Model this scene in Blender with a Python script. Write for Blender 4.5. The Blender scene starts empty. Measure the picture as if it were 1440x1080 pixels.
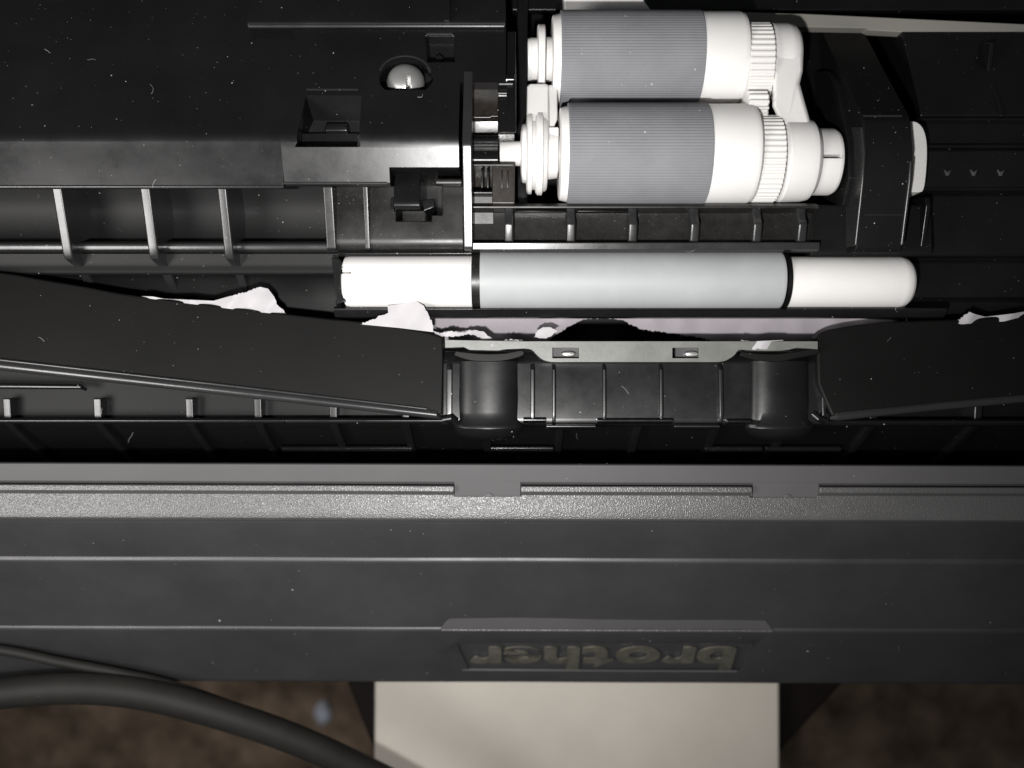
import bpy, bmesh, math, random
from mathutils import Vector, Matrix, noise
random.seed(4)
C = bpy.context.scene.collection
S = 0.00016          # metres per unit of the drawing grid (1440 x 1080 units, about 230 x 173 mm)
D = 1250.0           # height of the lens over the roller plane, grid units

# ---------------------------------------------------------------- camera, world, lamp
cd = bpy.data.cameras.new("camera"); cam = bpy.data.objects.new("camera", cd); C.objects.link(cam)
cam.location = (0, 0, D * S)
cd.sensor_width = 36; cd.lens = 36 * D / 1440
cd.clip_start = 0.002; cd.clip_end = 20
cd.dof.use_dof = True; cd.dof.focus_distance = (D - 25) * S; cd.dof.aperture_fstop = 9.5
bpy.context.scene.camera = cam
w = bpy.data.worlds.new("World"); bpy.context.scene.world = w; w.use_nodes = True
w.node_tree.nodes["Background"].inputs[0].default_value = (0.9, 0.95, 1.0, 1)
w.node_tree.nodes["Background"].inputs[1].default_value = 0.05
ld = bpy.data.lights.new("phone_flash", 'SPOT'); lamp = bpy.data.objects.new("phone_flash", ld); C.objects.link(lamp)
LP = Vector((-75, -190, 1180)) * S
lamp.location = LP
ld.energy = 2.7; ld.shadow_soft_size = 0.004; ld.color = (1.0, 0.985, 0.97)
ld.spot_size = math.radians(108); ld.spot_blend = 1.0
aim = Vector((-190, 60, 0)) * S - LP
lamp.rotation_euler = aim.to_track_quat('-Z', 'Y').to_euler()
# the room's lamp, off to the left of the machine
rd = bpy.data.lights.new("room_lamp", 'AREA'); rl = bpy.data.objects.new("room_lamp", rd); C.objects.link(rl)
rd.shape = 'DISK'; rd.size = 640 * S; rd.energy = 0.55; rd.color = (1.0, 0.98, 0.96)
rl.location = Vector((-1150, -260, 1050)) * S
rl.rotation_euler = (Vector((-350, 60, 0)) * S - rl.location).to_track_quat('-Z', 'Y').to_euler()
vs = bpy.context.scene.view_settings
vs.view_transform = 'Standard'; vs.look = 'None'; vs.exposure = 0; vs.gamma = 1

# ---------------------------------------------------------------- materials
def mat(name, col, rough=0.4, bump=None, dust=0.0, metal=0.0, vary=0.0, vscale=60, sss=0.0, spec=0.5, smudge=0.0, speck=900, emit=None, alpha=None):
    m = bpy.data.materials.new(name); m.use_nodes = True
    nt = m.node_tree; N = nt.nodes; L = nt.links
    b = N["Principled BSDF"]
    b.inputs["Roughness"].default_value = rough; b.inputs["Metallic"].default_value = metal
    b.inputs["Specular IOR Level"].default_value = spec
    if sss:
        b.inputs["Subsurface Weight"].default_value = sss
        b.inputs["Subsurface Radius"].default_value = (0.0012, 0.001, 0.0008)
        b.inputs["Subsurface Scale"].default_value = 1.0
    tc = N.new("ShaderNodeTexCoord")
    cur = None
    def rgb(c):
        n = N.new("ShaderNodeRGB"); n.outputs[0].default_value = (*c, 1); return n.outputs[0]
    cur = rgb(col)
    def noise_(scale, detail=4, rough_=0.6):
        n = N.new("ShaderNodeTexNoise"); n.inputs["Scale"].default_value = scale; n.inputs["Detail"].default_value = detail
        n.inputs["Roughness"].default_value = rough_; L.new(tc.outputs["Object"], n.inputs["Vector"]); return n.outputs[0]
    def ramp(sock, a, b_, va=0.0, vb=1.0):
        n = N.new("ShaderNodeMapRange"); n.inputs[1].default_value = a; n.inputs[2].default_value = b_
        n.inputs[3].default_value = va; n.inputs[4].default_value = vb; L.new(sock, n.inputs[0]); return n.outputs[0]
    def mix(f, a, b_):
        n = N.new("ShaderNodeMix"); n.data_type = 'RGBA'; L.new(f, n.inputs[0]); L.new(a, n.inputs[6]); L.new(b_, n.inputs[7]); return n.outputs[2]
    if vary:
        cur = mix(ramp(noise_(vscale, 5), 0.3, 0.7), rgb([c * (1 - vary) for c in col]), rgb([min(1, c * (1 + vary)) for c in col]))
    if dust:
        for sc, thr, amt in ((speck, 0.10, 0.8), (speck * 2.3, 0.13, 0.5)):
            v = N.new("ShaderNodeTexVoronoi"); v.inputs["Scale"].default_value = sc
            L.new(tc.outputs["Object"], v.inputs["Vector"])
            d = ramp(v.outputs["Distance"], thr * 0.5, thr, 1, 0)
            sep = N.new("ShaderNodeSeparateColor"); L.new(v.outputs["Color"], sep.inputs[0])
            k = ramp(sep.outputs[0], 1 - dust, 1 - dust + 0.02)
            mu = N.new("ShaderNodeMath"); mu.operation = 'MULTIPLY'; L.new(d, mu.inputs[0]); L.new(k, mu.inputs[1])
            mu2 = N.new("ShaderNodeMath"); mu2.operation = 'MULTIPLY'; L.new(mu.outputs[0], mu2.inputs[0]); mu2.inputs[1].default_value = amt
            cur = mix(mu2.outputs[0], cur, rgb((0.45, 0.45, 0.45)))
    L.new(cur, b.inputs["Base Color"])
    if smudge:
        r = ramp(noise_(70, 6, 0.7), 0.3, 0.75, max(0.03, rough - smudge), rough + smudge)
        L.new(r, b.inputs["Roughness"])
    if bump:
        sc, st, kind = bump
        if kind == 'leather':
            v = N.new("ShaderNodeTexVoronoi"); v.feature = 'SMOOTH_F1'; v.inputs["Scale"].default_value = sc
            L.new(tc.outputs["Object"], v.inputs["Vector"]); h = v.outputs["Distance"]
        else:
            h = noise_(sc, 5, 0.65)
        bn = N.new("ShaderNodeBump"); bn.inputs["Strength"].default_value = st; bn.inputs["Distance"].default_value = 0.0001
        L.new(h, bn.inputs["Height"]); L.new(bn.outputs[0], b.inputs["Normal"])
    return m

M = {
 'gloss':   mat('black_gloss_plastic', (0.006, 0.0058, 0.006), 0.32, (900, 0.05, 'noise'), 0.05, smudge=0.07, vary=0.25, speck=520),
 'gloss2':  mat('black_polished_plastic', (0.006, 0.0058, 0.006), 0.26, (1600, 0.05, 'noise'), 0.05, smudge=0.08, vary=0.25, speck=700),
 'edge':    mat('black_plastic_edge_highlight', (0.018, 0.0178, 0.018), 0.29, (2200, 0.06, 'noise'), 0.02, smudge=0.08, vary=0.2),  # paler, smoother black that puts wide highlights on ribs and edges
 'dull':    mat('dull_black_plastic', (0.005, 0.0048, 0.0048), 0.5, (2200, 0.1, 'noise'), 0.07, vary=0.25, spec=0.18, speck=600),
 'dusty':   mat('dusty_black_plastic', (0.010, 0.0092, 0.0086), 0.38, (2600, 0.09, 'noise'), 0.2, smudge=0.1, vary=0.4, vscale=500, speck=1300, spec=0.4),
 'matte':   mat('matte_black_plastic', (0.0048, 0.0045, 0.0044), 0.48, (3500, 0.08, 'noise'), 0.03, vary=0.15, spec=0.13, speck=450),
 'deep':    mat('deep_black_plastic', (0.0035, 0.0035, 0.0035), 0.5, None, 0.03, spec=0.15),
 'fascia':  mat('charcoal_fascia_plastic', (0.030, 0.0295, 0.031), 0.44, (4200, 0.24, 'noise'), 0.03, vary=0.16, vscale=45, speck=300, smudge=0.07),
 'lip':     mat('leather_grain_grey_plastic', (0.060, 0.059, 0.059), 0.36, (4200, 0.85, 'leather'), 0.01, vary=0.1),
 'flat':    mat('smooth_grey_plastic', (0.058, 0.056, 0.057), 0.55, (3800, 0.12, 'noise'), 0.02, vary=0.06, spec=0.3),
 'white':   mat('white_nylon', (0.675, 0.662, 0.648), 0.45, (500, 0.04, 'noise'), 0.012, sss=0.3, vary=0.03, vscale=90),
 'gear':    mat('white_gear_nylon', (0.665, 0.65, 0.63), 0.5, (500, 0.04, 'noise'), 0, sss=0.35),
 'cream':   mat('pale_grey_plastic', (0.25, 0.24, 0.215), 0.5, (900, 0.05, 'noise'), 0.01),
 'rubber':  mat('grey_rubber', (0.165, 0.167, 0.178), 0.68, (2500, 0.12, 'noise'), 0.10, vary=0.10, vscale=90, speck=330, spec=0.35),
 'sleeve':  mat('pale_grey_sleeve', (0.30, 0.31, 0.312), 0.52, (600, 0.05, 'noise'), 0.01, vary=0.07, vscale=70, smudge=0.12, spec=0.35),
 'clear':   mat('frosted_plate_plastic', (0.115, 0.117, 0.108), 0.4, (1400, 0.2, 'noise'), 0.10, vary=0.2, vscale=200),
 'paper':   mat('torn_white_paper', (0.37, 0.357, 0.366), 0.9, (1500, 0.3, 'noise'), 0, vary=0.05, spec=0.15),
 'sheet':   mat('jammed_paper', (0.225, 0.205, 0.222), 0.7, (500, 0.08, 'noise'), 0, vary=0.08, spec=0.3),
 'steel':   mat('zinc_plated_screw', (0.42, 0.42, 0.41), 0.38, (1800, 0.3, 'noise'), 0, metal=0.7),
 'gold':    mat('dull_gold_lettering', (0.095, 0.091, 0.073), 0.34, (2500, 0.1, 'noise'), 0, metal=0.4, vary=0.3, vscale=300),
 'cable':   mat('black_cable_rubber', (0.011, 0.0098, 0.0085), 0.65, (900, 0.1, 'noise'), 0.01, vary=0.3, spec=0.25),
 'board':   mat('white_board', (0.44, 0.405, 0.355), 0.6, (700, 0.15, 'noise'), 0, vary=0.08, vscale=24),
 'brown_reflect':  mat('black_plastic_brown_reflection', (0.018, 0.0148, 0.0125), 0.34, (2000, 0.1, 'noise'), 0.15, vary=0.6, vscale=420, smudge=0.15, speck=1300),  # brown tint paints warm reflections into the bracket's black plastic
 'stand':   mat('dark_wood_stand', (0.005, 0.0035, 0.003), 0.7, None, 0, vary=0.2, spec=0.1),
 'carpet':  mat('brown_carpet', (0.165, 0.12, 0.086), 0.95, (300, 1.0, 'noise'), 0.25, vary=0.6, vscale=52, spec=0.1, speck=120),
 'lint':    mat('grey_lint', (0.22, 0.22, 0.22), 0.9, spec=0.1),
 'crumb':   mat('pale_blue_crumb', (0.42, 0.45, 0.52), 0.8, (200, 0.5, 'noise'), vary=0.3, vscale=150),
}

# ---------------------------------------------------------------- builders
def W(px, py, z):
    f = (D - z) / D
    return Vector(((px - 720) * f * S, (540 - py) * f * S, z * S))
def wx(px, z): return (px - 720) * (D - z) / D * S
def wy(py, z): return (540 - py) * (D - z) / D * S

def root(name, label, cat, px, py, z, group=None):
    o = bpy.data.objects.new(name, None); C.objects.link(o); o.empty_display_size = 0.01
    o.location = W(px, py, z); o['label'] = label; o['category'] = cat
    if group: o['group'] = group
    return o
def base(p):
    v = Vector((0, 0, 0))
    while p is not None: v += Vector(p.location); p = p.parent
    return v
def link(name, me, m, parent=None):
    o = bpy.data.objects.new(name, me); C.objects.link(o)
    if m: me.materials.clear(); me.materials.append(M[m])
    if parent is not None:
        o.parent = parent; me.transform(Matrix.Translation(-base(parent)))
    return o
def bake(o, cutters=(), bevel=0, seg=3, ang=38, sub=0):
    for c in cutters:
        md = o.modifiers.new("cut", 'BOOLEAN'); md.operation = 'DIFFERENCE'; md.solver = 'EXACT'; md.object = c
    if bevel:
        md = o.modifiers.new("bevel", 'BEVEL'); md.width = bevel * S; md.segments = seg; md.limit_method = 'ANGLE'
        md.angle_limit = math.radians(ang); md.use_clamp_overlap = True
    if sub:
        md = o.modifiers.new("sub", 'SUBSURF'); md.levels = md.render_levels = sub
    if o.modifiers:
        bpy.context.view_layer.update()
        dg = bpy.context.evaluated_depsgraph_get(); dg.update()
        me = bpy.data.meshes.new_from_object(o.evaluated_get(dg), depsgraph=dg)
        o.modifiers.clear(); old = o.data; o.data = me; bpy.data.meshes.remove(old)
    for p in o.data.polygons: p.use_smooth = True
    o.data.set_sharp_from_angle(angle=math.radians(33))
    wn = o.modifiers.new("face_normals", 'WEIGHTED_NORMAL'); wn.keep_sharp = True; wn.weight = 80
    for c in cutters:
        if c.name in bpy.data.objects: bpy.data.objects.remove(c, do_unlink=True)
    return o
def mk(name, bm, m, parent=None, bevel=0, cutters=(), seg=3, ang=38, sub=0):
    bmesh.ops.recalc_face_normals(bm, faces=bm.faces[:])
    me = bpy.data.meshes.new(name); bm.to_mesh(me); bm.free()
    o = link(name, me, m, None)
    bake(o, cutters, bevel, seg, ang, sub)
    if parent is not None:
        o.parent = parent; o.data.transform(Matrix.Translation(-base(parent)))
    return o
def join_ngon(bm, a, b):
    n = len(a)
    for i in range(n): bm.faces.new((a[i], a[(i + 1) % n], b[(i + 1) % n], b[i]))
def prism(pts, zt, zb, bm=None, zref=None, zts=None):
    """outline given at the top height, pulled straight down"""
    bm = bm or bmesh.new()
    t = []; b = []
    for i, (x, y) in enumerate(pts):
        z = zts[i] if zts else zt
        v = W(x, y, z); t.append(bm.verts.new(v)); b.append(bm.verts.new((v.x, v.y, zb * S)))
    bm.faces.new(t); bm.faces.new(b[::-1]); join_ngon(bm, t, b); return bm
def box(x0, y0, x1, y1, zt, zb, bm=None): return prism([(x0, y0), (x1, y0), (x1, y1), (x0, y1)], zt, zb, bm)
def hexa(top, zt, bot, zb, bm=None):
    bm = bm or bmesh.new()
    zt = zt if isinstance(zt, (list, tuple)) else [zt] * len(top); zb = zb if isinstance(zb, (list, tuple)) else [zb] * len(bot)
    t = [bm.verts.new(W(x, y, z)) for (x, y), z in zip(top, zt)]; b = [bm.verts.new(W(x, y, z)) for (x, y), z in zip(bot, zb)]
    bm.faces.new(t); bm.faces.new(b[::-1]); join_ngon(bm, t, b); return bm
def run_x(profile, x0, x1, zref, bm=None, skew=0.0, n=1, warp=0.0):
    """closed (y, z) outline carried along the long axis of the machine"""
    bm = bm or bmesh.new(); rings = []
    for k in range(n + 1):
        px = x0 + (x1 - x0) * k / n
        X = wx(px, zref)
        wob = warp * noise.noise(Vector((px / 210, profile[0][0], 0))) if warp else 0
        rings.append([bm.verts.new((X, wy(y + wob + skew * px / 1440, z), (z + wob) * S)) for y, z in profile])
    bm.faces.new(rings[0]); bm.faces.new(rings[-1][::-1])
    for a, b in zip(rings, rings[1:]): join_ngon(bm, a, b)
    return bm
def lathe_x(prof, yc, zc, zx=None, seg=72, bm=None, a0=0, a1=360, teeth=None):
    """(x, r) outline turned about an axis along the machine; teeth = (count, depth)"""
    bm = bm or bmesh.new(); zx = zc if zx is None else zx
    f = (D - zc) / D; Y = wy(yc, zc); Z = zc * S; rings = []
    for x, r in prof:
        X = wx(x, zx); ring = []
        nn = seg
        for i in range(nn):
            a = 2 * math.pi * i / nn
            rr = r
            if teeth and (i % 4) in teeth[2]: rr = r - teeth[1]
            ring.append(bm.verts.new((X, Y + rr * f * S * math.sin(a), Z + rr * f * S * math.cos(a))))
        rings.append(ring)
    bm.faces.new(rings[0]); bm.faces.new(rings[-1][::-1])
    for a, b in zip(rings, rings[1:]): join_ngon(bm, a, b)
    return bm
def lathe_z(prof, px, py, seg=48, bm=None, tilt=0, sx=1, sy=1):
    bm = bm or bmesh.new(); rings = []
    z0 = prof[0][1]; c = W(px, py, z0)
    R = Matrix.Rotation(math.radians(tilt), 3, 'X')
    for r, z in prof:
        rings.append([bm.verts.new(c + R @ Vector((r * S * sx * math.cos(2 * math.pi * i / seg), r * S * sy * math.sin(2 * math.pi * i / seg), (z - z0) * S))) for i in range(seg)])
    bm.faces.new(rings[0]); bm.faces.new(rings[-1][::-1])
    for a, b in zip(rings, rings[1:]): join_ngon(bm, a, b)
    return bm
def tube(pts, r, bm=None, seg=16, cap=True):
    """round bar through (x, y, z) grid points; r one number or one per point"""
    bm = bm or bmesh.new(); P = [W(*p) for p in pts]; rings = []
    rr = r if isinstance(r, (list, tuple)) else [r] * len(P)
    for i, p in enumerate(P):
        t = (P[min(i + 1, len(P) - 1)] - P[max(i - 1, 0)]).normalized()
        u = t.cross(Vector((0, 0, 1))).normalized(); v = u.cross(t)
        rings.append([bm.verts.new(p + (u * math.cos(2 * math.pi * k / seg) + v * math.sin(2 * math.pi * k / seg)) * rr[i] * S) for k in range(seg)])
    for a, b in zip(rings, rings[1:]): join_ngon(bm, a, b)
    if cap: bm.faces.new(rings[0][::-1]); bm.faces.new(rings[-1])
    return bm
def spline(pts, n=10):
    out = []
    for i in range(len(pts) - 1):
        p0 = Vector(pts[max(i - 1, 0)]); p1 = Vector(pts[i]); p2 = Vector(pts[i + 1]); p3 = Vector(pts[min(i + 2, len(pts) - 1)])
        for k in range(n):
            t = k / n
            out.append(tuple(0.5 * ((2 * p1) + (p2 - p0) * t + (2 * p0 - 5 * p1 + 4 * p2 - p3) * t * t + (3 * p1 - p0 - 3 * p2 + p3) * t ** 3)))
    out.append(tuple(pts[-1])); return out
def cutter(bm):
    bmesh.ops.recalc_face_normals(bm, faces=bm.faces[:])
    me = bpy.data.meshes.new("cutter"); bm.to_mesh(me); bm.free(); return link("cutter", me, None)

# ================================================================ THE PRINTER
printer = root('printer', 'black and charcoal printer opened up, its insides and upside-down logo showing', 'printer', 720, 650, -250)

# rear wall of the mechanism bay and its floor
mk('rear_wall', run_x([(-120, -170), (640, -170), (640, -230), (-120, -230)], -160, 1600, -170), 'deep', printer)

# --- upper cover, left: flat sloping top, rolled edge, bright front bevel
def zc(y): return 66 - (190 - y) * 0.52
left_prof = [(-80, zc(-80)), (60, zc(60)), (176, zc(176)), (186, zc(186) - .5), (192, 65.5), (200, 64.5), (210, 62.5), (261, 55.2), (264, 55), (266, 50), (266, -150), (-80, -150)]
cover = mk('upper_cover', run_x(left_prof, -120, 399, 55), 'gloss', printer, 1.2)
right_prof = [(30, zc(30) + 12), (176, zc(176) + 12), (186, zc(186) + 11.5), (192, 77), (200, 76), (208, 74.2), (257, 58.6), (262, 53), (262, -150), (30, -150)]
cuts = [
 cutter(hexa([(428, 127), (509, 127), (505, 207), (412, 207)], [56, 56, 88, 88], [(441, 170), (506, 170), (503, 206), (424, 206)], [22, 22, 20, 20])),
 cutter(lathe_z([(37, 46), (37, -10)], 570, 107, sy=0.74, seg=40)),
 cutter(hexa([(597, 47), (640, 47), (640, 88), (600, 88)], [8, 8, 30, 30], [(604, 62), (638, 62), (638, 86), (606, 86)], [-14, -14, -14, -14])),
 cutter(box(546, 233, 760, 300, 74, -200)), cutter(box(644, 98, 780, 300, 90, -200)),
]
# the recess cutters above start well over the face; bring their mouths down to it
raised = mk('raised_section', run_x(right_prof, 398, 711, 65, n=1), 'gloss', cover, 3.0, cuts, seg=4)
mk('latch_tab', prism([(457, 173), (489, 173), (490, 186), (455, 186)], 38, 10), 'gloss2', cover, 4)
mk('slot_sill', prism([(424, 187), (504, 187), (504, 206), (424, 206)], 32, 5), 'gloss', cover, 1.5)
scr = lathe_z([(26, 12), (26, 17), (25, 22), (22, 27), (17, 31), (10, 33.5), (4, 34.2)], 571, 118, tilt=-20)
c1 = cutter(box(567.5, 97, 574.5, 140, 60, 15)); c2 = cutter(box(553, 115.5, 589, 122.5, 60, 15))
mk('screw', scr, 'steel', cover, 0.8, [c1, c2])
mk('cover_pip', prism([(612, 80), (618, 76), (624, 81), (621, 87), (613, 87)], -1, -14), 'gloss2', cover, 1)

def face(y): return zc(y) + 12
mk('recess_rim', tube([(428, 130, face(130) - 4), (432, 127.5, face(127) - 2), (503, 127.5, face(127) - 2), (508, 131, face(131) - 4)], [2, 3.2, 3.2, 2]), 'edge', cover)
mk('recess_rim', tube([(597, 51, face(51) - 4), (601, 48.5, face(48) - 2), (636, 48.5, face(48) - 2), (639, 52, face(52) - 4)], [2, 3, 3, 2]), 'edge', cover)
mk('counterbore_rim', tube([(570 + 36 * math.cos(t), 106 - 26 * math.sin(t), face(106 - 26 * math.sin(t)) - 1.5) for t in [math.radians(a) for a in range(12, 169, 6)]], 2.6), 'edge', cover)
mk('recess_rim', tube([(505.5, 190, face(190) - 4), (504.5, 206, 75)], 2), 'edge', cover)
mk('cover_edge', tube([(-120, 262.5, 54), (398, 262.5, 54)], 2.4, seg=12), 'edge', cover)
mk('cover_edge', tube([(399, 257.5, 57.5), (545, 257.5, 57.5)], 2.2, seg=12), 'edge', cover)
mk('cover_edge', tube([(350, 36.5, 2.4), (709, 36.5, 2.4)], 3.0, seg=12), 'edge', cover)
# --- raised rear housing above the cover
housing = mk('rear_housing', run_x([(-100, -62), (20, 1), (29, 5.5), (32, 5.6), (35, 4.6), (37.3, 2.4), (38.6, -1), (39, -8), (39, -100), (-100, -100)], 349, 711, 0), 'gloss', printer, 1.5)
mk('housing_rib', prism([(624, -60), (634, -60), (633, 29), (624, 29)], 12, -40, zts=[-22, -22, 14, 14]), 'gloss2', housing, 1.5)
mk('end_post', run_x([(44, -20), (110, 28), (186, 60), (188, 30), (188, -90), (44, -90)], 712, 726, 50), 'gloss2', printer, 2)
mk('end_block', run_x([(94, 22), (97, 25), (101, 22), (101, -60), (90, -60)], 655, 696, 25), 'gloss2', printer, 1)

# --- ribbed guide channel under the cover, left
chan = mk('guide_channel', run_x(spline([(258, -22), (290, -40), (320, -46), (350, -44)], 4) +
        spline([(357, -18), (372, -22), (386, -24), (388, -48), (420, -66), (470, -72)], 4) +
        [(480, -160), (258, -160)], -120, 476, -20), 'dull', printer, 0)
mk('cross_bar', run_x([(339, -20), (340.5, -11), (343, -7.5), (347, -7.2), (351, -9), (354.5, -14), (356, -24), (356, -60), (339, -60)], -120, 476, -8), 'edge', chan, 1)
rib_prof = [(262, 42), (266, 41), (270, 39.5), (345, 15.5), (358, 11), (364, 7), (369, -4), (376, -24), (404, -56), (418, -72), (430, -90), (262, -90)]
for x, wd in ((78, 14), (201, 14), (309, 13)):
    mk('guide_rib', run_x(rib_prof, x, x + wd, 30, n=1), 'edge', chan, 2.6)
block_prof = [(260, 6), (264, 8), (335, 9), (346, 5), (352, 0), (357, -8), (357, -90), (260, -90)]
blk = mk('guide_block', run_x(block_prof, 473, 652, 5), 'dusty', printer, 1.5,
         [cutter(box(547, 200, 600, 297, 80, -60)), cutter(box(598, 200, 616, 288, 80, -60))])
mk('guide_rib', run_x([(262, 36), (350, 10), (352, 4), (352, -60), (262, -60)], 456, 470, 25), 'edge', blk, 2)
mk('guide_rib', run_x([(262, 32), (350, 9), (352, 3), (352, -60), (262, -60)], 512, 519, 20), 'edge', blk, 1.4)
mk('block_step', run_x([(251, 34), (254, 36), (259, 35), (262, 20), (262, -40), (251, -40)], 613, 650, 30), 'dusty', blk, 1.5)
# snap hook in the notch of the cover
hook = mk('snap_hook', run_x([(236, 20), (258, 38), (282, 41), (290, 40), (294, 34), (297, 22), (297, -60), (236, -60)], 555, 592, 30), 'gloss2', printer, 2)
mk('hook_foot', prism([(592, 281), (611, 279), (611, 291), (596, 297)], 14, -40), 'gloss2', hook, 1.2)
mk('hook_guide', prism([(549, 280), (554, 279), (554, 296), (549, 295)], 22, -40), 'gloss2', hook, 1)
mk('spindle_shelf', run_x([(352, 2), (356, 6), (361, 2), (361, -60), (352, -60)], 476, 664, 0), 'gloss2', printer, 1)

# --- side bracket that carries the roller unit
brk = mk('side_bracket', run_x([(100, 34), (150, 58), (196, 78), (206, 78), (250, 63.5), (300, 49.5), (346, 39), (350, 36), (353, 28), (353, -120), (100, -120)], 651, 664, 60), 'edge', printer, 1.6)
mk('bracket_back', run_x([(98, 10), (110, 8), (164, 18), (170, 2), (188, -4), (235, -12), (345, -8), (345, -120), (98, -120)], 664, 724, 10), 'brown_reflect', brk, 1.2)
mk('bearing_saddle', run_x(spline([(190, 18), (196, 27), (201, 24), (206, 20), (214, 27), (224, 30), (231, 24), (234, 10)], 4) + [(234, -40), (190, -40)], 666, 700, 20), 'gloss2', brk)
mk('bracket_post', run_x([(104, 26), (110, 30), (118, 27), (130, 32), (136, 29), (150, 34), (180, 40), (186, 44), (189, 36), (189, -60), (104, -60)], 700, 724, 32), 'gloss2', brk, 1.5)
mk('bracket_post', run_x([(229, 28), (233, 30), (262, 29), (286, 29), (292, 20), (292, -60), (229, -60)], 692, 724, 28), 'brown_reflect', brk, 1.5)
mk('bracket_step', run_x([(268, 18), (270, 24), (274, 21), (276, 10), (340, 0), (340, -60), (268, -60)], 666, 694, 18), 'brown_reflect', brk, 1)
mk('bracket_top', run_x([(104, 30), (107, 32), (111, 28), (111, -60), (104, -60)], 668, 700, 30), 'gloss2', brk, 1)

for xa, xb, y, z, q in ((668, 697, 105, 31, 1.8), (702, 721, 118, 33, 2.6), (702, 722, 131, 34, 2.0), (667, 722, 232, 31, 1.6), (667, 712, 271, 25, 1.8), (667, 690, 165, 20, 1.6), (667, 690, 292, 20, 1.2)):
    mk('moulded_bead', tube([(xa, y, z), (xb, y, z)], q, seg=12), 'edge', brk)
for x in (678, 686, 706, 714):
    mk('moulded_rib', run_x([(236, 26), (240, 31), (264, 29), (267, 20), (267, -10), (236, -10)], x - 1.2, x + 1.2, 28), 'gloss2', brk, .5)
# --- frame bar below the rollers with its short ribs
bar = mk('roller_bay_frame', run_x([(286, 10), (288, 22), (290, 26), (293, 25), (296, 16), (300, 4), (318, 4), (339, 6), (341, 10), (341, -100), (286, -100)], 662, 1150, 20), 'dusty', printer, 0.8)
mk('frame_lip', run_x([(341, -20), (341, 28.5), (341.6, 29.2), (351, 26.9), (355, 14), (356, -20)], 660, 1150, 20), 'edge', bar, 0.8)
for x in (716, 803, 890, 977, 1065, 1128):
    mk('frame_rib', run_x([(290, 24), (300, 23), (308, 26), (314, 31), (338, 24), (342, 20), (342, -20), (290, -20)], x - 6.5, x + 6.5, 25), 'edge', bar, 3)
mk('frame_cell_edge', run_x([(294, 21), (297, 25), (300, 20), (300, 0), (294, 0)], 724, 796, 22), 'gloss2', bar, .8)
mk('frame_cell_edge', run_x([(294, 21), (297, 24), (300, 20), (300, 0), (294, 0)], 812, 882, 22), 'gloss2', bar, .8)
mk('frame_end', run_x([(288, 2), (292, 4), (352, 8), (360, 4), (362, -10), (362, -100), (288, -100)], 1140, 1310, 5), 'dull', printer, 1.5)

# --- right: bracket arm, dark covers, lever, pale strip
arm = mk('pivot_bracket', run_x([(42, -95), (100, -16), (163, 62), (175, 66), (215, 72), (255, 66), (300, 54), (345, 42), (356, 34), (356, -140), (42, -140)], 1214, 1281, 66), 'dull', printer, 1.8)
mk('bracket_edge', run_x([(178, 66), (215, 74), (255, 68), (300, 56), (345, 44), (348, 10), (178, 10)], 1211, 1215, 66), 'edge', arm, 1.6)
mk('bracket_edge', run_x([(226, 73), (255, 69), (300, 57), (345, 45), (348, 10), (226, 10)], 1276.5, 1281, 66), 'edge', arm, 1.6)
mk('bracket_web', run_x([(100, -40), (122, 0), (196, 40), (250, 44), (290, 20), (290, -100), (100, -100)], 1192, 1211, 40), 'dull', arm, 2)
mk('bay_floor', run_x([(30, -110), (288, -60), (288, -140), (30, -140)], 1120, 1200, -80), 'deep', printer)
shell = mk('side_shell', run_x([(44, -70), (150, -14), (158, -10), (163, -10), (166, -14), (205, -10), (212, 2), (268, 0), (276, -26), (360, -30), (364, -50), (372, -44), (418, -42), (424, -52), (470, -60), (470, -160), (44, -160)], 1290, 1620, -20), 'gloss', printer, 2)
mk('shell_fin', run_x([(278, 20), (290, 24), (352, 6), (352, -80), (278, -80)], 1298, 1305, 15), 'gloss2', shell, 1.5)
for x in (1333, 1370, 1408):
    mk('arrow_mark', prism([(x - 5, 238), (x - 1.5, 241), (x + 1.5, 241), (x + 5, 238), (x + 1.5, 247), (x - 1.5, 247)], 3.5, -6), 'flat', shell, .6)
mk('release_lever', prism(spline([(1280, 170), (1290, 172), (1298, 180), (1303, 196), (1304, 220), (1302, 250), (1299, 266), (1294, 270), (1280, 270)], 5), 34, -20), 'white', printer, 3)
mk('guide_strip', prism([(900, 13), (1130, 19), (1470, 35), (1470, 51), (1282, 47.5), (1280, 45.5), (1222, 42.5), (1218, 39.5), (1130, 38), (900, 40)], -70, -90), 'cream', printer, 1.5)
mk('white_tab', prism([(792, -40), (896, -40), (906, 0), (913, 10), (919, 17), (919, 24), (794, 24)], -60, -110), 'white', printer, 3)
mk('rear_bay_rim', run_x([(-80, -120), (14, -96), (20, -110), (20, -170), (-80, -170)], 720, 1620, -100), 'gloss', printer, 2)
mk('bay_rear_post', run_x([(-80, -70), (40, -60), (130, -40), (290, -40), (290, -150), (-80, -150)], 727, 742, -50), 'gloss2', printer, 2)

for y, z in ((168, -8), (206, 3), (266, 2)):
    mk('shell_bead', tube([(1288, y, z), (1560, y, z)], 2.2, seg=10), 'gloss2', shell)
mk('shell_fin', run_x([(60, -30), (100, -40), (158, -6), (163, -4), (163, -60), (60, -60)], 1404, 1410, -10), 'gloss', shell, 1)
mk('bracket_bead', tube([(1214, 163, 63.5), (1268, 163, 63.5)], 1.6, seg=10), 'edge', arm)
mk('bracket_bead', tube([(1216, 302, 53.5), (1276, 302, 53.5)], 1.3, seg=10), 'edge', arm)
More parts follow.
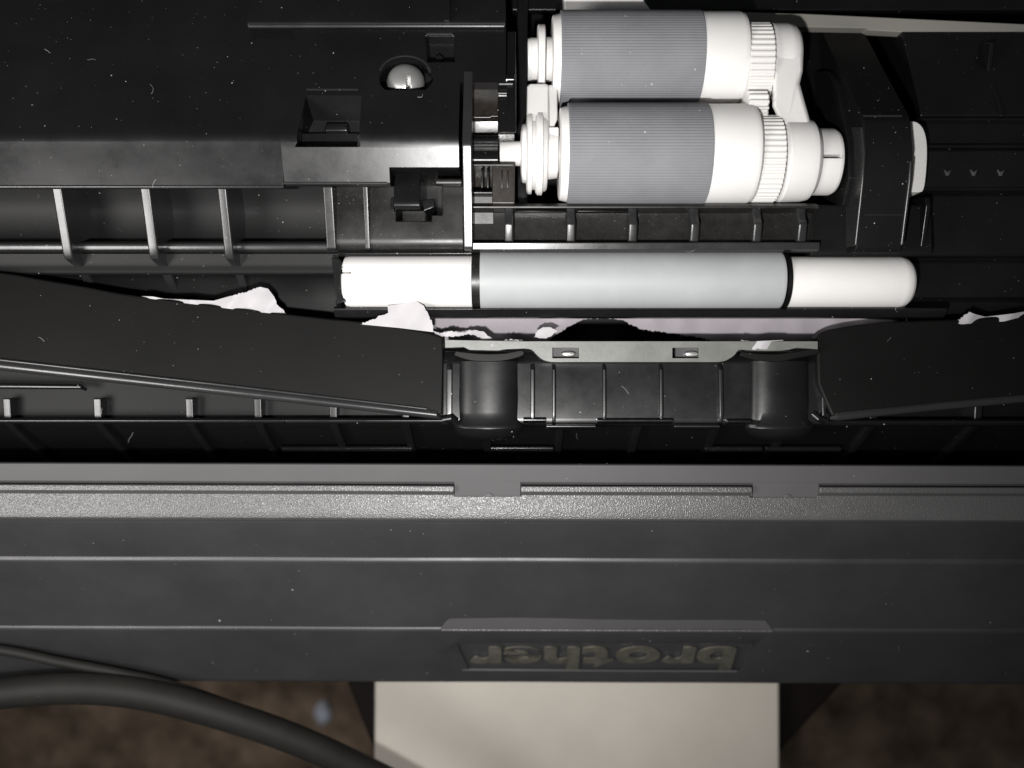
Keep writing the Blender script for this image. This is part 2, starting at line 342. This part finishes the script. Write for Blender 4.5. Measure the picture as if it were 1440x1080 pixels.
# --- bar under the feed roller, trough behind it
mk('trough_bar', run_x([(431, -8), (434, -3), (437, -4), (446, -12), (448, -22), (448, -80), (431, -80)], 470, 1330, -8), 'gloss', printer, .8)
mk('roller_trough', run_x([(356, -70), (395, -88), (440, -70), (440, -150), (356, -150)], 470, 1320, -70), 'gloss2', printer)
mk('trough_edge_wire', run_x([(433.5, -2), (435, 0.5), (436.5, -2), (436.5, -6), (433.5, -6)], 664, 1106, 0), 'gloss2', printer, .4)
mk('left_end_stop', prism([(466, 362), (478, 364), (483, 372), (478, 382), (484, 400), (486, 424), (474, 428), (470, 400)], 10, -60), 'gloss2', printer, 1.5)

# --- lower flaps: big matt plates with a rolled front edge
lf_edge = spline([(-130, 372), (0, 383), (60, 393), (120, 403), (180, 414), (270, 425), (400, 441), (500, 452), (560, 460), (600, 467), (622, 474)], 5)
pts = lf_edge + [(622, 500), (622, 583), (0, 514), (-130, 500)]
zt = [2 - 3 * (1 if i in (0, len(lf_edge) - 1) else 1) for i in range(len(lf_edge))] + [8, 18, 18, 18]
flap = mk('lower_flap', prism(pts, 0, -26, zts=zt), 'matte', printer, 5)
mk('flap_edge', tube([(-130, 499, 16), (0, 514, 16), (300, 547.5, 16), (614, 583, 16), (620, 588, 8)], [7, 7, 6.5, 6, 2]), 'edge', flap)
mk('flap_edge', tube([(-130, 491, 19), (0, 506, 19), (300, 540, 19), (600, 575, 19)], [2.2, 2.2, 2, 1.6]), 'edge', flap)
rt_edge = spline([(1148, 476), (1156, 468), (1180, 461), (1243, 453), (1340, 449), (1400, 445), (1440, 440), (1580, 428)], 5)
pts = rt_edge + [(1580, 545), (1440, 559), (1170, 586), (1150, 540)]
zt = [-1] * len(rt_edge) + [18, 18, 18, 8]
flapr = mk('lower_flap', prism(pts, 0, -26, zts=zt), 'matte', printer, 5)
mk('flap_edge', tube([(1580, 547, 16), (1440, 560, 16), (1300, 573, 16), (1176, 586, 16), (1168, 588, 10)], [6, 6, 6, 6, 2.5]), 'edge', flapr)

# --- under the flaps: shelf bars, sloping wall, ribs
wall = mk('lower_rib_wall', run_x([(500, -40), (594, -44), (600, -50), (650, -170), (668, -190), (668, -230), (500, -230)], -160, 1600, -60), 'deep', printer)
rp = [(560, -22), (596, -26), (604, -40), (655, -150), (668, -190), (600, -190), (560, -100)]
for xb in (78, 193, 310, 397, 493, 585, 687, 782, 882, 983, 1073, 1180, 1313, 1432, -40, 1540):
    mk('lower_rib', run_x(rp, xb - 5, xb + 5, -160), 'gloss', wall, 2)
for a, b in ((397, 493), (493, 580), (690, 778), (990, 1071), (1075, 1181)):
    mk('rib_bridge', run_x([(627, -92), (630, -88), (634, -90), (636, -98), (636, -150), (627, -150)], a, b, -95), 'gloss2', wall, 1)
mk('shelf_bar', run_x([(588, -14), (591, -10), (595, -12), (596, -24), (596, -44), (588, -44)], -160, 400, -12), 'gloss2', wall, 1.5)
mk('shelf_bar', run_x([(588, -14), (591, -10), (595, -12), (596, -24), (596, -44), (588, -44)], 400, 632, -12), 'gloss', wall, 1.5)
mk('shelf_bar', run_x([(590, -14), (593, -10), (598, -14), (600, -24), (600, -44), (590, -44)], 1160, 1600, -12), 'gloss', wall, 1.5)
mk('shelf_bar', tube([(-130, 542, -14), (0, 543, -14), (60, 543.5, -14), (114, 544, -14), (121, 548, -22)], [4, 4, 4, 3.5, 2]), 'gloss2', wall)

# --- centre block between the flaps: two rounded columns, frosted plate with two slots
blk2 = mk('centre_block', run_x([(494, -24), (506, -10), (512, -6), (560, -2), (588, 2), (596, 0), (600, -8), (600, -60), (494, -60)], 622, 1166, 0), 'gloss', printer, 2)
for x0, x1, xc in ((640, 734, 687), (1049, 1150, 1096)):
    bm = bmesh.new(); rings = []; seg = 28
    for y, zc_, r, yy in ((500, -22, 42, 0), (508, -12, 43, 0), (540, -9, 43, 0), (580, -6, 44, 0), (590, -6, 45, 2), (596, -3, 48.5, 4), (599, -3, 49, 7), (606, -9, 47, 10), (612, -18, 41, 9), (617, -32, 27, 5)):
        rings.append([bm.verts.new(W(xc + r * math.cos(t), y + yy * math.sin(t) * 0.6, zc_ + (r * 0.42) * math.sin(t))) for t in [math.pi * k / seg for k in range(seg + 1)]])
    for a, b in zip(rings, rings[1:]):
        for i in range(seg): bm.faces.new((a[i], a[i + 1], b[i + 1], b[i]))
    for rg in (rings[0], rings[-1]): bm.faces.new(rg)
    bk = [(r[0], r[-1]) for r in rings]
    for (a, b), (c, d) in zip(bk, bk[1:]): bm.faces.new((a, b, d, c))
    mk('rounded_column', bm, 'gloss', blk2)
mk('column_cap', prism(spline([(640, 493), (665, 496), (687, 497), (712, 496), (734, 492), (736, 500), (712, 507), (687, 509), (660, 507), (638, 500)], 3), 10, -20), 'matte', blk2, 2)
mk('column_cap', prism(spline([(1042, 494), (1070, 497), (1096, 497), (1120, 494), (1150, 489), (1150, 498), (1120, 504), (1096, 509), (1064, 507), (1040, 500)], 3), 10, -20), 'matte', blk2, 2)
for x, wd in ((632, 8), (749, 6), (779, 5), (850, 5), (930, 5), (1014, 6), (1158, 6)):
    mk('block_rib', run_x([(512, -2), (520, 5), (580, 9), (594, 6), (598, -4), (598, -20), (512, -20)], x - wd / 2, x + wd / 2, 5), 'gloss', blk2, 1.5)
for a, b, y, m_ in ((736, 768, 591, 'gloss2'), (768, 838, 600, 'gloss2'), (840, 947, 592, 'gloss2'), (948, 1012, 600, 'gloss'), (1022, 1056, 593, 'gloss2')):
    mk('block_lip', run_x([(y - 4, 5), (y - 2, 11), (y + 1, 11), (y + 4, 2), (y + 4, -20), (y - 4, -20)], a, b, 8), m_, blk2, 1)
# bright kink where the rolled edge meets the block
mk('edge_knuckle', tube([(624, 590, 10), (634, 588, 14), (642, 592, 8)], [5, 6, 4]), 'gloss2', blk2)
mk('edge_knuckle', tube([(1143, 582, 12), (1150, 588, 16), (1160, 592, 10)], [4, 5, 4]), 'gloss2', blk2)

plate_out = [(626, 478), (735, 480), (1150, 480), (1150, 491)] + spline([(1120, 489), (1100, 493), (1060, 493), (1040, 492), (1032, 500), (1018, 508), (1000, 509)], 3) + \
    spline([(800, 509), (778, 509), (764, 506), (755, 499), (748, 492), (738, 490)], 3) + [(712, 491), (700, 493), (660, 492), (652, 488), (626, 489)]
plate = mk('separation_plate', prism(plate_out, 16, -8), 'clear', printer, 1.5,
           [cutter(box(778, 488, 816, 503, 40, -40)), cutter(box(950, 488, 988, 503, 40, -40))])
for x in (796, 968):
    mk('slot_pin', lathe_z([(7, 2), (7, 6), (5, 9), (2, 10)], x + 3, 498, seg=16, sx=1.6, sy=0.6), 'steel', plate)
    mk('slot_floor', box(778, 488, 816, 503, 2, -6) if x == 796 else box(950, 488, 988, 503, 2, -6), 'flat', plate)

# --- front cover: rim, grained bevel, stepped fascia with the logo
SK = 4.5
front = mk('front_cover', run_x([(649, 12), (652, 17), (676, 12), (680, 4), (692, -14), (730, -26), (730, -200), (649, -200)], -160, 1600, 10, skew=SK), 'flat', printer, 1.2)
lip_prof = [(679.6, -4), (680.2, 14), (681.8, 17.8), (689.3, 18.1), (691.4, 13), (693.5, 8.6), (697, 9), (712, 9.8), (722, 10), (727, 9), (730, 5), (731.5, -3), (731.5, -40), (679.6, -40)]
lipcut = [cutter(box(638, 640, 733, 697 + SK * .47, 19.5, 2.5)), cutter(box(1058, 640, 1153, 697 + SK * .77, 19.5, 2.5))]
lip = mk('grained_rim', run_x(lip_prof, -160, 1600, 10, skew=SK, n=28, warp=0.5), 'lip', front, 1.0, lipcut, seg=2)
for x0, x1 in ((639, 732), (1059, 1152)):
    y = 696 + SK * x0 / 1440
    mk('notch_floor', prism([(x0, 672), (x1, 672), (x1, y), (x0, y)], 7, -10, zts=[13.2, 13.2, 8, 8]), 'flat', front, .6)
    mk('notch_pip', prism([(x0 + 44, y - 3), (x0 + 48, y - 5), (x0 + 53, y - 3), (x0 + 54, y), (x0 + 43, y)], 10.5, 0), 'flat', front, .5)
fas = [(729, -2), (736, -7), (760, -35), (782.2, -61), (783.6, -60.5), (786.5, -60.0), (788.6, -60.6), (790.6, -62), (792.6, -64.4), (835, -108), (880, -151.8), (881.4, -151.2), (883.6, -151.0), (885.4, -152), (887.2, -154.2),
       (920, -202), (955, -250), (957, -256), (956, -330), (900, -330), (729, -260)]
fz = {729: -2}
lc = cutter(hexa([(632, 902), (1066, 902), (1050, 944), (652, 944)], [-120, -120, -180, -180], [(643, 905), (1056, 905), (1042, 941), (660, 941)], [-184, -184, -236, -236]))
fascia = mk('fascia', run_x(fas, -160, 1600, -100, skew=SK, n=28, warp=0.5), 'fascia', front, 0.8, [lc], seg=2)
mk('logo_scoop', hexa([(634, 865), (1072, 866), (1088, 886), (618, 885)], [-136.5, -136.5, -150, -150], [(640, 866), (1066, 866), (1088, 888), (618, 888)], [-170, -170, -190, -190]), 'flat', front, 2.5)  # plastic paler than the fascia paints in the scoop's brighter lighting
mk('scoop_edge', tube([(621, 885.6, -149.5), (1086, 887, -149.5)], 2.3), 'lip', front)
mk('logo_sill', tube([(650, 941.5, -231), (1036, 943.5, -231)], 2.2), 'flat', front)
# raised lettering, upside down as the machine faces away
ftxt = bpy.data.curves.new('lettering', 'FONT'); ftxt.size = 1.0; ftxt.extrude = 0.03; ftxt.offset = 0.034
p_top = W(0, 907.5, -187.5); p_bot = W(0, 937.5, -230.5)
vdir = (p_bot - p_top); vlen = vdir.length; vdir.normalize()
xdir = Vector((-1, 0, 0)); ndir = xdir.cross(vdir)
word = "brother"; xs = []
glyphs = []
for ch in word:
    ftxt.body = ch
    to = bpy.data.objects.new('lettering', ftxt); C.objects.link(to); bpy.context.view_layer.update()
    dg = bpy.context.evaluated_depsgraph_get(); dg.update()
    me = bpy.data.meshes.new_from_object(to.evaluated_get(dg), depsgraph=dg)
    bpy.data.objects.remove(to); glyphs.append(me)
tot = 0; adv = []
for me in glyphs:
    lo = min(v.co.x for v in me.vertices); hi = max(v.co.x for v in me.vertices); adv.append((lo, hi)); tot += hi - lo + 0.03
height = max(v.co.y for v in glyphs[0].vertices)
X0 = wx(1030, -215); X1 = wx(657, -215); kx = (X0 - X1) / tot; ky = vlen / height
cx = 0
for me, (lo, hi) in zip(glyphs, adv):
    for v in me.vertices:
        lx = cx + v.co.x - lo
        P = p_top + vdir * (v.co.y * ky) + ndir * ((v.co.z + 0.03) * 0.010)
        v.co = Vector((X0 - lx * kx, P.y, P.z)) + Vector((0, -SK * .6 * S, 0))
    cx += hi - lo + 0.03
    o = link('letter', me, 'gold'); bm = bmesh.new(); bm.from_mesh(me); bmesh.ops.recalc_face_normals(bm, faces=bm.faces[:]); bm.to_mesh(me); bm.free()
    o.parent = front; me.transform(Matrix.Translation(-base(front)))
bpy.data.curves.remove(ftxt)

# ================================================================ PICK-UP ROLLER UNIT
unit = root('pickup_roller_unit', 'white plastic holder with two grooved grey rubber rollers one above the other', 'roller unit', 960, 217, -60)
def roll(yc, zc_, x0, x1, x2, R, g0, g1, gy, gr):
    zx = zc_ + 0.8 * R
    core = mk('roller_core', lathe_x([(x0 - 12, R - 10), (x0 - 11, R - 7), (x0 + 1, R - 4), (x1 - 2, R - 2), (x1 + 2, R - 1.5), (x2 - 12, R - 1.5), (x2 - 5, R - 3.5), (x2 - 1, R - 9), (x2, R - 20)], yc, zc_, zx), 'white', unit)
    n = 104
    mk('rubber_sleeve', lathe_x([(x0 - .5, R - 3), (x0, R - .8), (x0 + 1.5, R), (x1 - 1.5, R), (x1, R - .8), (x1 + .5, R - 3)], yc, zc_, zx, seg=n * 4, teeth=(n, 0.4, (3,))), 'rubber', core)
    gz = gr * 0.8 + zc_
    mk('gear', lathe_x([(g0, gr - 5), (g0 + 1.5, gr), (g1 - 1, gr), (g1, gr - 2), (g1 + .5, gr - 16)], gy, zc_, gz, seg=46 * 4, teeth=(46, 1.9, (2, 3))), 'gear', core)
    return core
roll(84, -22, 790, 991, 1058, 65, 1052, 1088, 97, 62)
roll(217.5, 8, 801, 1002, 1075, 70, 1070, 1104, 224, 60)
mk('idler_gear', lathe_x([(1052, 12), (1053, 22), (1080, 22), (1082, 18)], 150, 22, 38, seg=14 * 4, teeth=(14, 4, (2, 3))), 'gear', unit)
# right arm: two rounded bosses and the web that joins them
bm = lathe_x([(1087, 30), (1087.5, 48), (1092, 52), (1112, 52), (1122, 50), (1128, 45), (1131, 36), (1131.5, 20)], 88, -22, 18)
mk('holder_arm', bm, 'white', unit)
mk('holder_arm', lathe_x([(1104, 40), (1105, 55), (1110, 58), (1140, 57), (1150, 55), (1157, 48), (1160, 38)], 226, 4, 48), 'white', unit)
mk('holder_web', hexa([(1088, 70), (1130, 70), (1129, 100), (1125, 118), (1140, 172), (1155, 205), (1106, 225), (1100, 180), (1086, 150)], [28, 28, 29, 31, 40, 44, 44, 42, 36], [(1088, 70), (1130, 70), (1129, 100), (1124, 118), (1139, 172), (1154, 205), (1106, 225), (1100, 180), (1086, 150)], -30), 'white', unit, 6, seg=4)
mk('shaft_stub', lathe_x([(1150, 40), (1155, 46), (1180, 46), (1186, 43), (1189, 36), (1190, 20)], 228, 4, 42), 'white', unit, 0, [cutter(box(1160, 206, 1200, 211.5, 90, 20))])
mk('stub_slit', box(1162, 204, 1184, 214, 26, 10), 'deep', unit)
# left end: stub, discs and link plate
mk('left_hub', lathe_x([(702, 15), (703, 17), (732, 17), (733, 36), (735, 40), (740, 41), (741, 53), (743, 56), (748, 56), (749, 50), (753, 50), (754, 54), (757, 57.5), (763, 57.5), (764.5, 53), (768, 52), (770, 50), (771, 36), (785, 34), (787, 26), (802, 26)], 216, 6, 40), 'white', unit)
mk('link_plate', hexa([(741, 122), (744, 118), (770, 118), (772, 122), (772, 200), (740, 200)], [18, 18, 18, 18, 54, 54], [(741, 122), (744, 118), (770, 118), (772, 122), (772, 200), (740, 200)], -30), 'white', unit, 3.5)
mk('link_plate', hexa([(769, 120), (780, 119), (784, 124), (784, 168), (776, 186), (769, 186)], [10, 10, 10, 24, 30, 30], [(769, 120), (780, 119), (784, 124), (784, 168), (776, 186), (769, 186)], -30), 'white', unit, 3)
mk('link_step', box(770, 178, 786, 200, 36, -10), 'white', unit, 2.5)
mk('upper_hub', lathe_x([(742, 22), (743, 28), (757, 29), (757.5, 24), (768, 24), (768.5, 30), (788, 30), (792, 28)], 84, -22, 5), 'white', unit)
mk('retaining_ring', lathe_x([(756.5, 44), (758, 46.5), (766, 46.5), (767.5, 44)], 84, -22, 14), 'white', unit)
mk('upper_flange', lathe_x([(745, 26), (746, 29), (756, 29), (757, 26)], 84, -22, 5), 'white', unit)

# ================================================================ FEED ROLLER
feed = root('feed_roller', 'long roller with smooth pale grey middle and white ends below the rubber rollers', 'roller', 885, 396, -60)
mk('white_end', lathe_x([(480, 20), (480.5, 31), (483, 35), (490, 36.5), (663, 37), (664, 30)], 396, -14, 12), 'white', feed, 0, [cutter(box(470, 368, 487, 380, 60, 5))])
mk('grey_sleeve', lathe_x([(674, 30), (675, 41), (1100, 41), (1104, 40), (1106, 36)], 394, -14, 16, seg=96), 'sleeve', feed)
mk('white_end', lathe_x([(1112, 30), (1112.5, 36), (1272, 36), (1281, 34.5), (1287, 30), (1290, 24), (1291, 12)], 397, -14, 12), 'white', feed)
mk('collar', lathe_x([(663, 20), (663.5, 39), (675, 39), (675.5, 20)], 394, -16, 12), 'dusty', feed)
mk('collar', lathe_x([(1105, 20), (1105.5, 39.5), (1112, 39.5), (1112.5, 20)], 395, -16, 12), 'deep', feed)

# ================================================================ PAPER
def paper(name, label, pts, z, m='paper', thick=1.0, rag=(), group=None, cat='paper scrap', curl=6, seed=0, holes=(), zfun=None, ragged=1.1, fold=11):
    """torn piece: outline roughened along the torn runs, filled, triangulated, gently curled, real thickness"""
    rnd = random.Random(seed)
    out = []
    n = len(pts)
    for i in range(n):
        a, b = Vector(pts[i]), Vector(pts[(i + 1) % n]); L = (b - a).length
        torn = (i in rag)
        k = max(1, int(L / (2.2 if torn else 9)))
        for j in range(k):
            p = a.lerp(b, j / k)
            if torn and j: p += Vector((rnd.uniform(-1, 1), rnd.uniform(-1, 1))) * ragged
            out.append(p)
    bm = bmesh.new()
    vs_ = [bm.verts.new((p.x, p.y, 0)) for p in out]
    es = [bm.edges.new((vs_[i], vs_[(i + 1) % len(vs_)])) for i in range(len(vs_))]
    bmesh.ops.triangle_fill(bm, use_beauty=True, edges=es)
    for _ in range(2):
        lng = [e for e in bm.edges if e.calc_length() > 9]
        if lng: bmesh.ops.subdivide_edges(bm, edges=lng, cuts=1); bmesh.ops.triangulate(bm, faces=bm.faces[:])
    for v in bm.verts:
        x, y = v.co.x, v.co.y
        zz = z + curl * noise.noise(Vector((x / 34 + seed * 7, y / 22, seed))) - fold * abs(((x * 0.8 + y * 0.6 + seed * 13) % 46) / 23 - 1) + (zfun(x, y) if zfun else 0)
        v.co = W(x, y, zz)
    g = bmesh.ops.extrude_face_region(bm, geom=bm.faces[:])
    bmesh.ops.translate(bm, verts=[e for e in g['geom'] if isinstance(e, bmesh.types.BMVert)], vec=(0, 0, -thick * S))
    cx_ = sum(p.x for p in out) / len(out); cy_ = sum(p.y for p in out) / len(out)
    bmesh.ops.recalc_face_normals(bm, faces=bm.faces[:])
    org = W(cx_, cy_, z)
    me = bpy.data.meshes.new(name); bm.to_mesh(me); bm.free(); me.transform(Matrix.Translation(-org))
    o = link(name, me, m); o.location = org
    for p in me.polygons: p.use_smooth = True
    me.set_sharp_from_angle(angle=math.radians(50))
    o['label'] = label; o['category'] = cat
    if group: o['group'] = group
    return o
G = 'torn scraps of jammed paper'
sheet_pts = [(585, 446), (900, 446), (1180, 447), (1262, 450), (1230, 460), (1180, 470), (1160, 500), (1010, 500), (1003, 480), (985, 475), (960, 471), (935, 467), (905, 464), (890, 458), (876, 450), (850, 447.5),
             (822, 449), (800, 459), (784, 470), (768, 480), (760, 500), (600, 500)]
paper('jammed_sheet', 'crumpled mauve grey paper sheet torn open along the slot under the long roller', sheet_pts, -52, 'sheet', 1.0, rag=range(8, 19), cat='paper sheet', curl=4, fold=1.5, seed=3, zfun=lambda x, y: -(y - 446) * 0.1, ragged=1.0)
paper('paper_scrap', 'long white torn paper scrap rising to a peak at the left flap edge', [(180, 416), (215, 417), (230, 420), (300, 423), (325, 416), (345, 411), (366, 403.5), (377, 406), (386, 418), (389, 428), (396, 434), (404, 443), (345, 437), (250, 425)], 2, rag=(4, 5, 8, 9, 10), group=G, seed=1, curl=5)
paper('paper_scrap', 'square-shouldered white paper scrap beside the left end of the mauve sheet', [(506, 456), (522, 450), (538, 443), (546, 440), (545, 430), (586, 423.5), (596, 430), (604, 446), (609, 458), (609, 467), (560, 461)], 11, rag=(0, 1, 2, 6, 7), group=G, seed=2, curl=4, fold=6)
paper('paper_scrap', 'thin ragged white strip of torn paper over the first rounded column', [(604, 462), (618, 469), (632, 466), (650, 467), (668, 464), (682, 468), (692, 476), (688, 484), (678, 483), (676, 474), (660, 470), (642, 473), (616, 473)], -4, rag=range(13), group=G, seed=5, curl=5)
paper('paper_scrap', 'tiny bright white paper shred at the edge of the black tear', [(751, 474), (756, 464), (764, 460), (772, 460), (784, 465), (776, 472), (766, 476)], -4, rag=range(7), group=G, seed=6, curl=4)
paper('paper_scrap', 'white paper curl between the thin strip and the tiny shred above the plate', [(690, 484), (700, 480), (720, 477), (735, 478), (714, 483), (702, 490), (692, 488)], 18, rag=range(7), group=G, seed=8, curl=3)
paper('paper_scrap', 'pale tongue of torn paper lying above the second rounded column', [(1042, 478), (1060, 480), (1102, 478), (1094, 486), (1076, 491), (1058, 491), (1046, 486)], 20, rag=range(2, 7), group=G, seed=9, curl=3)
paper('paper_scrap', 'pointed white paper scrap lying on the right flap edge', [(1337, 453), (1351, 449), (1358, 442), (1363, 438.5), (1372, 442), (1386, 445.5), (1424, 441), (1470, 433), (1470, 437), (1412, 452), (1380, 454), (1353, 456)], 4, rag=(0, 1, 2), group=G, seed=7, curl=3)

# ================================================================ CABLES, BOARD, STAND, CARPET
def cable(label, pts, r):
    org = W(*pts[len(pts) // 2])
    o = mk('power_cable', tube(spline(pts, 12), r, seg=20), 'cable'); o.data.transform(Matrix.Translation(-org)); o.location = org
    o['label'] = label; o['category'] = 'cable'; o['group'] = 'black cables in front of the fascia'
cable('thick black cable curving down across the corner of the fascia', [(-160, 1000, -140), (0, 975, -160), (110, 968, -170), (210, 978, -190), (330, 1010, -215), (430, 1046, -250), (530, 1092, -290), (640, 1150, -330)], 24.5)
cable('thin black cable slanting across the fascia to meet the thicker one', [(-160, 895, -150), (0, 914, -165), (80, 930, -180), (160, 945, -195), (240, 963, -215), (330, 994, -240), (430, 1030, -275), (530, 1078, -310), (640, 1140, -350)], 8)

def top(o, label, cat=None, kind=None):
    o['label'] = label
    if cat: o['category'] = cat
    if kind: o['kind'] = kind
    return o
ZB = -560
bd = mk('white_board', prism([(527, 860), (1096, 860), (1097, 1180), (526, 1180)], ZB, ZB - 40), 'board', None, 6)
top(bd, 'cream white board sticking out below the printer fascia, out of focus', 'board')
st = mk('support_stand', prism([(440, 860), (1240, 860), (1196, 950), (1095, 1060), (1092, 1120), (530, 1120), (527, 1060), (484, 950)], ZB - 44, ZB - 300), 'stand', None, 8)
top(st, 'dark tapering stand under the cream board, seen at both its sides', 'stand')
bm = bmesh.new()
bmesh.ops.create_grid(bm, x_segments=60, y_segments=60, size=1.6)
for v in bm.verts: v.co.z = -2200 * S + 0.004 * noise.noise(v.co * 25)
cp = mk('carpet', bm, 'carpet'); top(cp, 'blurred mottled brown carpet under the machine', None, 'structure')
cb = lathe_z([(4, -2180), (24, -2172), (31, -2155), (24, -2140), (9, -2132)], 456, 1000, seg=14, sy=1.4)
for v in cb.verts: v.co += Vector(noise.noise_vector(v.co * 160)) * 0.0016
o = mk('crumb', cb, 'crumb')
top(o, 'small pale blue crumb on the carpet left of the cream board', 'crumb')

# ================================================================ loose dust, paper crumbs and lint fibres lying on the surfaces
bpy.context.view_layer.update()
dgd = bpy.context.evaluated_depsgraph_get(); dgd.update()
rnd = random.Random(11); bm = bmesh.new(); O = Vector((0, 0, D * S))
def ground(px, py):
    ok, loc, nor, _, ob, _ = bpy.context.scene.ray_cast(dgd, O, (W(px, py, 0) - O).normalized())
    pale = ok and ob.data.materials and ob.data.materials[0].name in ('white_nylon', 'white_gear_nylon', 'torn_white_paper', 'pale_grey_sleeve', 'jammed_paper', 'pale_grey_plastic')
    return (loc, nor) if ok and not pale and loc.z > -270 * S else (None, None)
def speck(px, py, q):
    p, nrm = ground(px, py)
    if p is None: return
    vs_ = [bm.verts.new(p + nrm * q * 0.3 * S + Vector((rnd.uniform(-1, 1), rnd.uniform(-1, 1), rnd.uniform(-.6, .6))).normalized() * q * rnd.uniform(.5, 1.1) * S) for _ in range(5)]
    for a, b, c in ((0, 1, 2), (0, 2, 3), (0, 3, 1), (4, 1, 2), (4, 2, 3), (4, 3, 1)): bm.faces.new((vs_[a], vs_[b], vs_[c]))
def fibre(px, py, L, q):
    a = rnd.uniform(0, 6.28); k = rnd.uniform(-.35, .35); P = []
    for i in range(6):
        p, nrm = ground(px, py)
        if p is None: return
        if P and (p - P[-1]).length > 6 * L / 5 * S: return
        P.append(p + nrm * q * S); px += L / 5 * math.cos(a); py += L / 5 * math.sin(a); a += k + rnd.uniform(-.5, .5)
    rings = []
    for i, p in enumerate(P):
        t = (P[min(i + 1, 5)] - P[max(i - 1, 0)]).normalized(); u = t.cross(Vector((0, 0, 1))).normalized(); v = u.cross(t)
        rings.append([bm.verts.new(p + (u * math.cos(b) + v * math.sin(b)) * q * S) for b in (0, 2.09, 4.19)])
    for a_, b_ in zip(rings, rings[1:]): join_ngon(bm, a_, b_)
for _ in range(520): speck(rnd.uniform(5, 1435), rnd.uniform(5, 480) if rnd.random() < .75 else rnd.uniform(480, 950), 0.45 + 1.0 * rnd.random() ** 3)
for _ in range(26): fibre(rnd.uniform(10, 1430), rnd.uniform(10, 640), rnd.uniform(5, 17), rnd.uniform(.18, .36))
dust = mk('dust', bm, 'lint'); dust['label'] = 'loose paper dust and lint fibres scattered over the black plastic'; dust['kind'] = 'stuff'
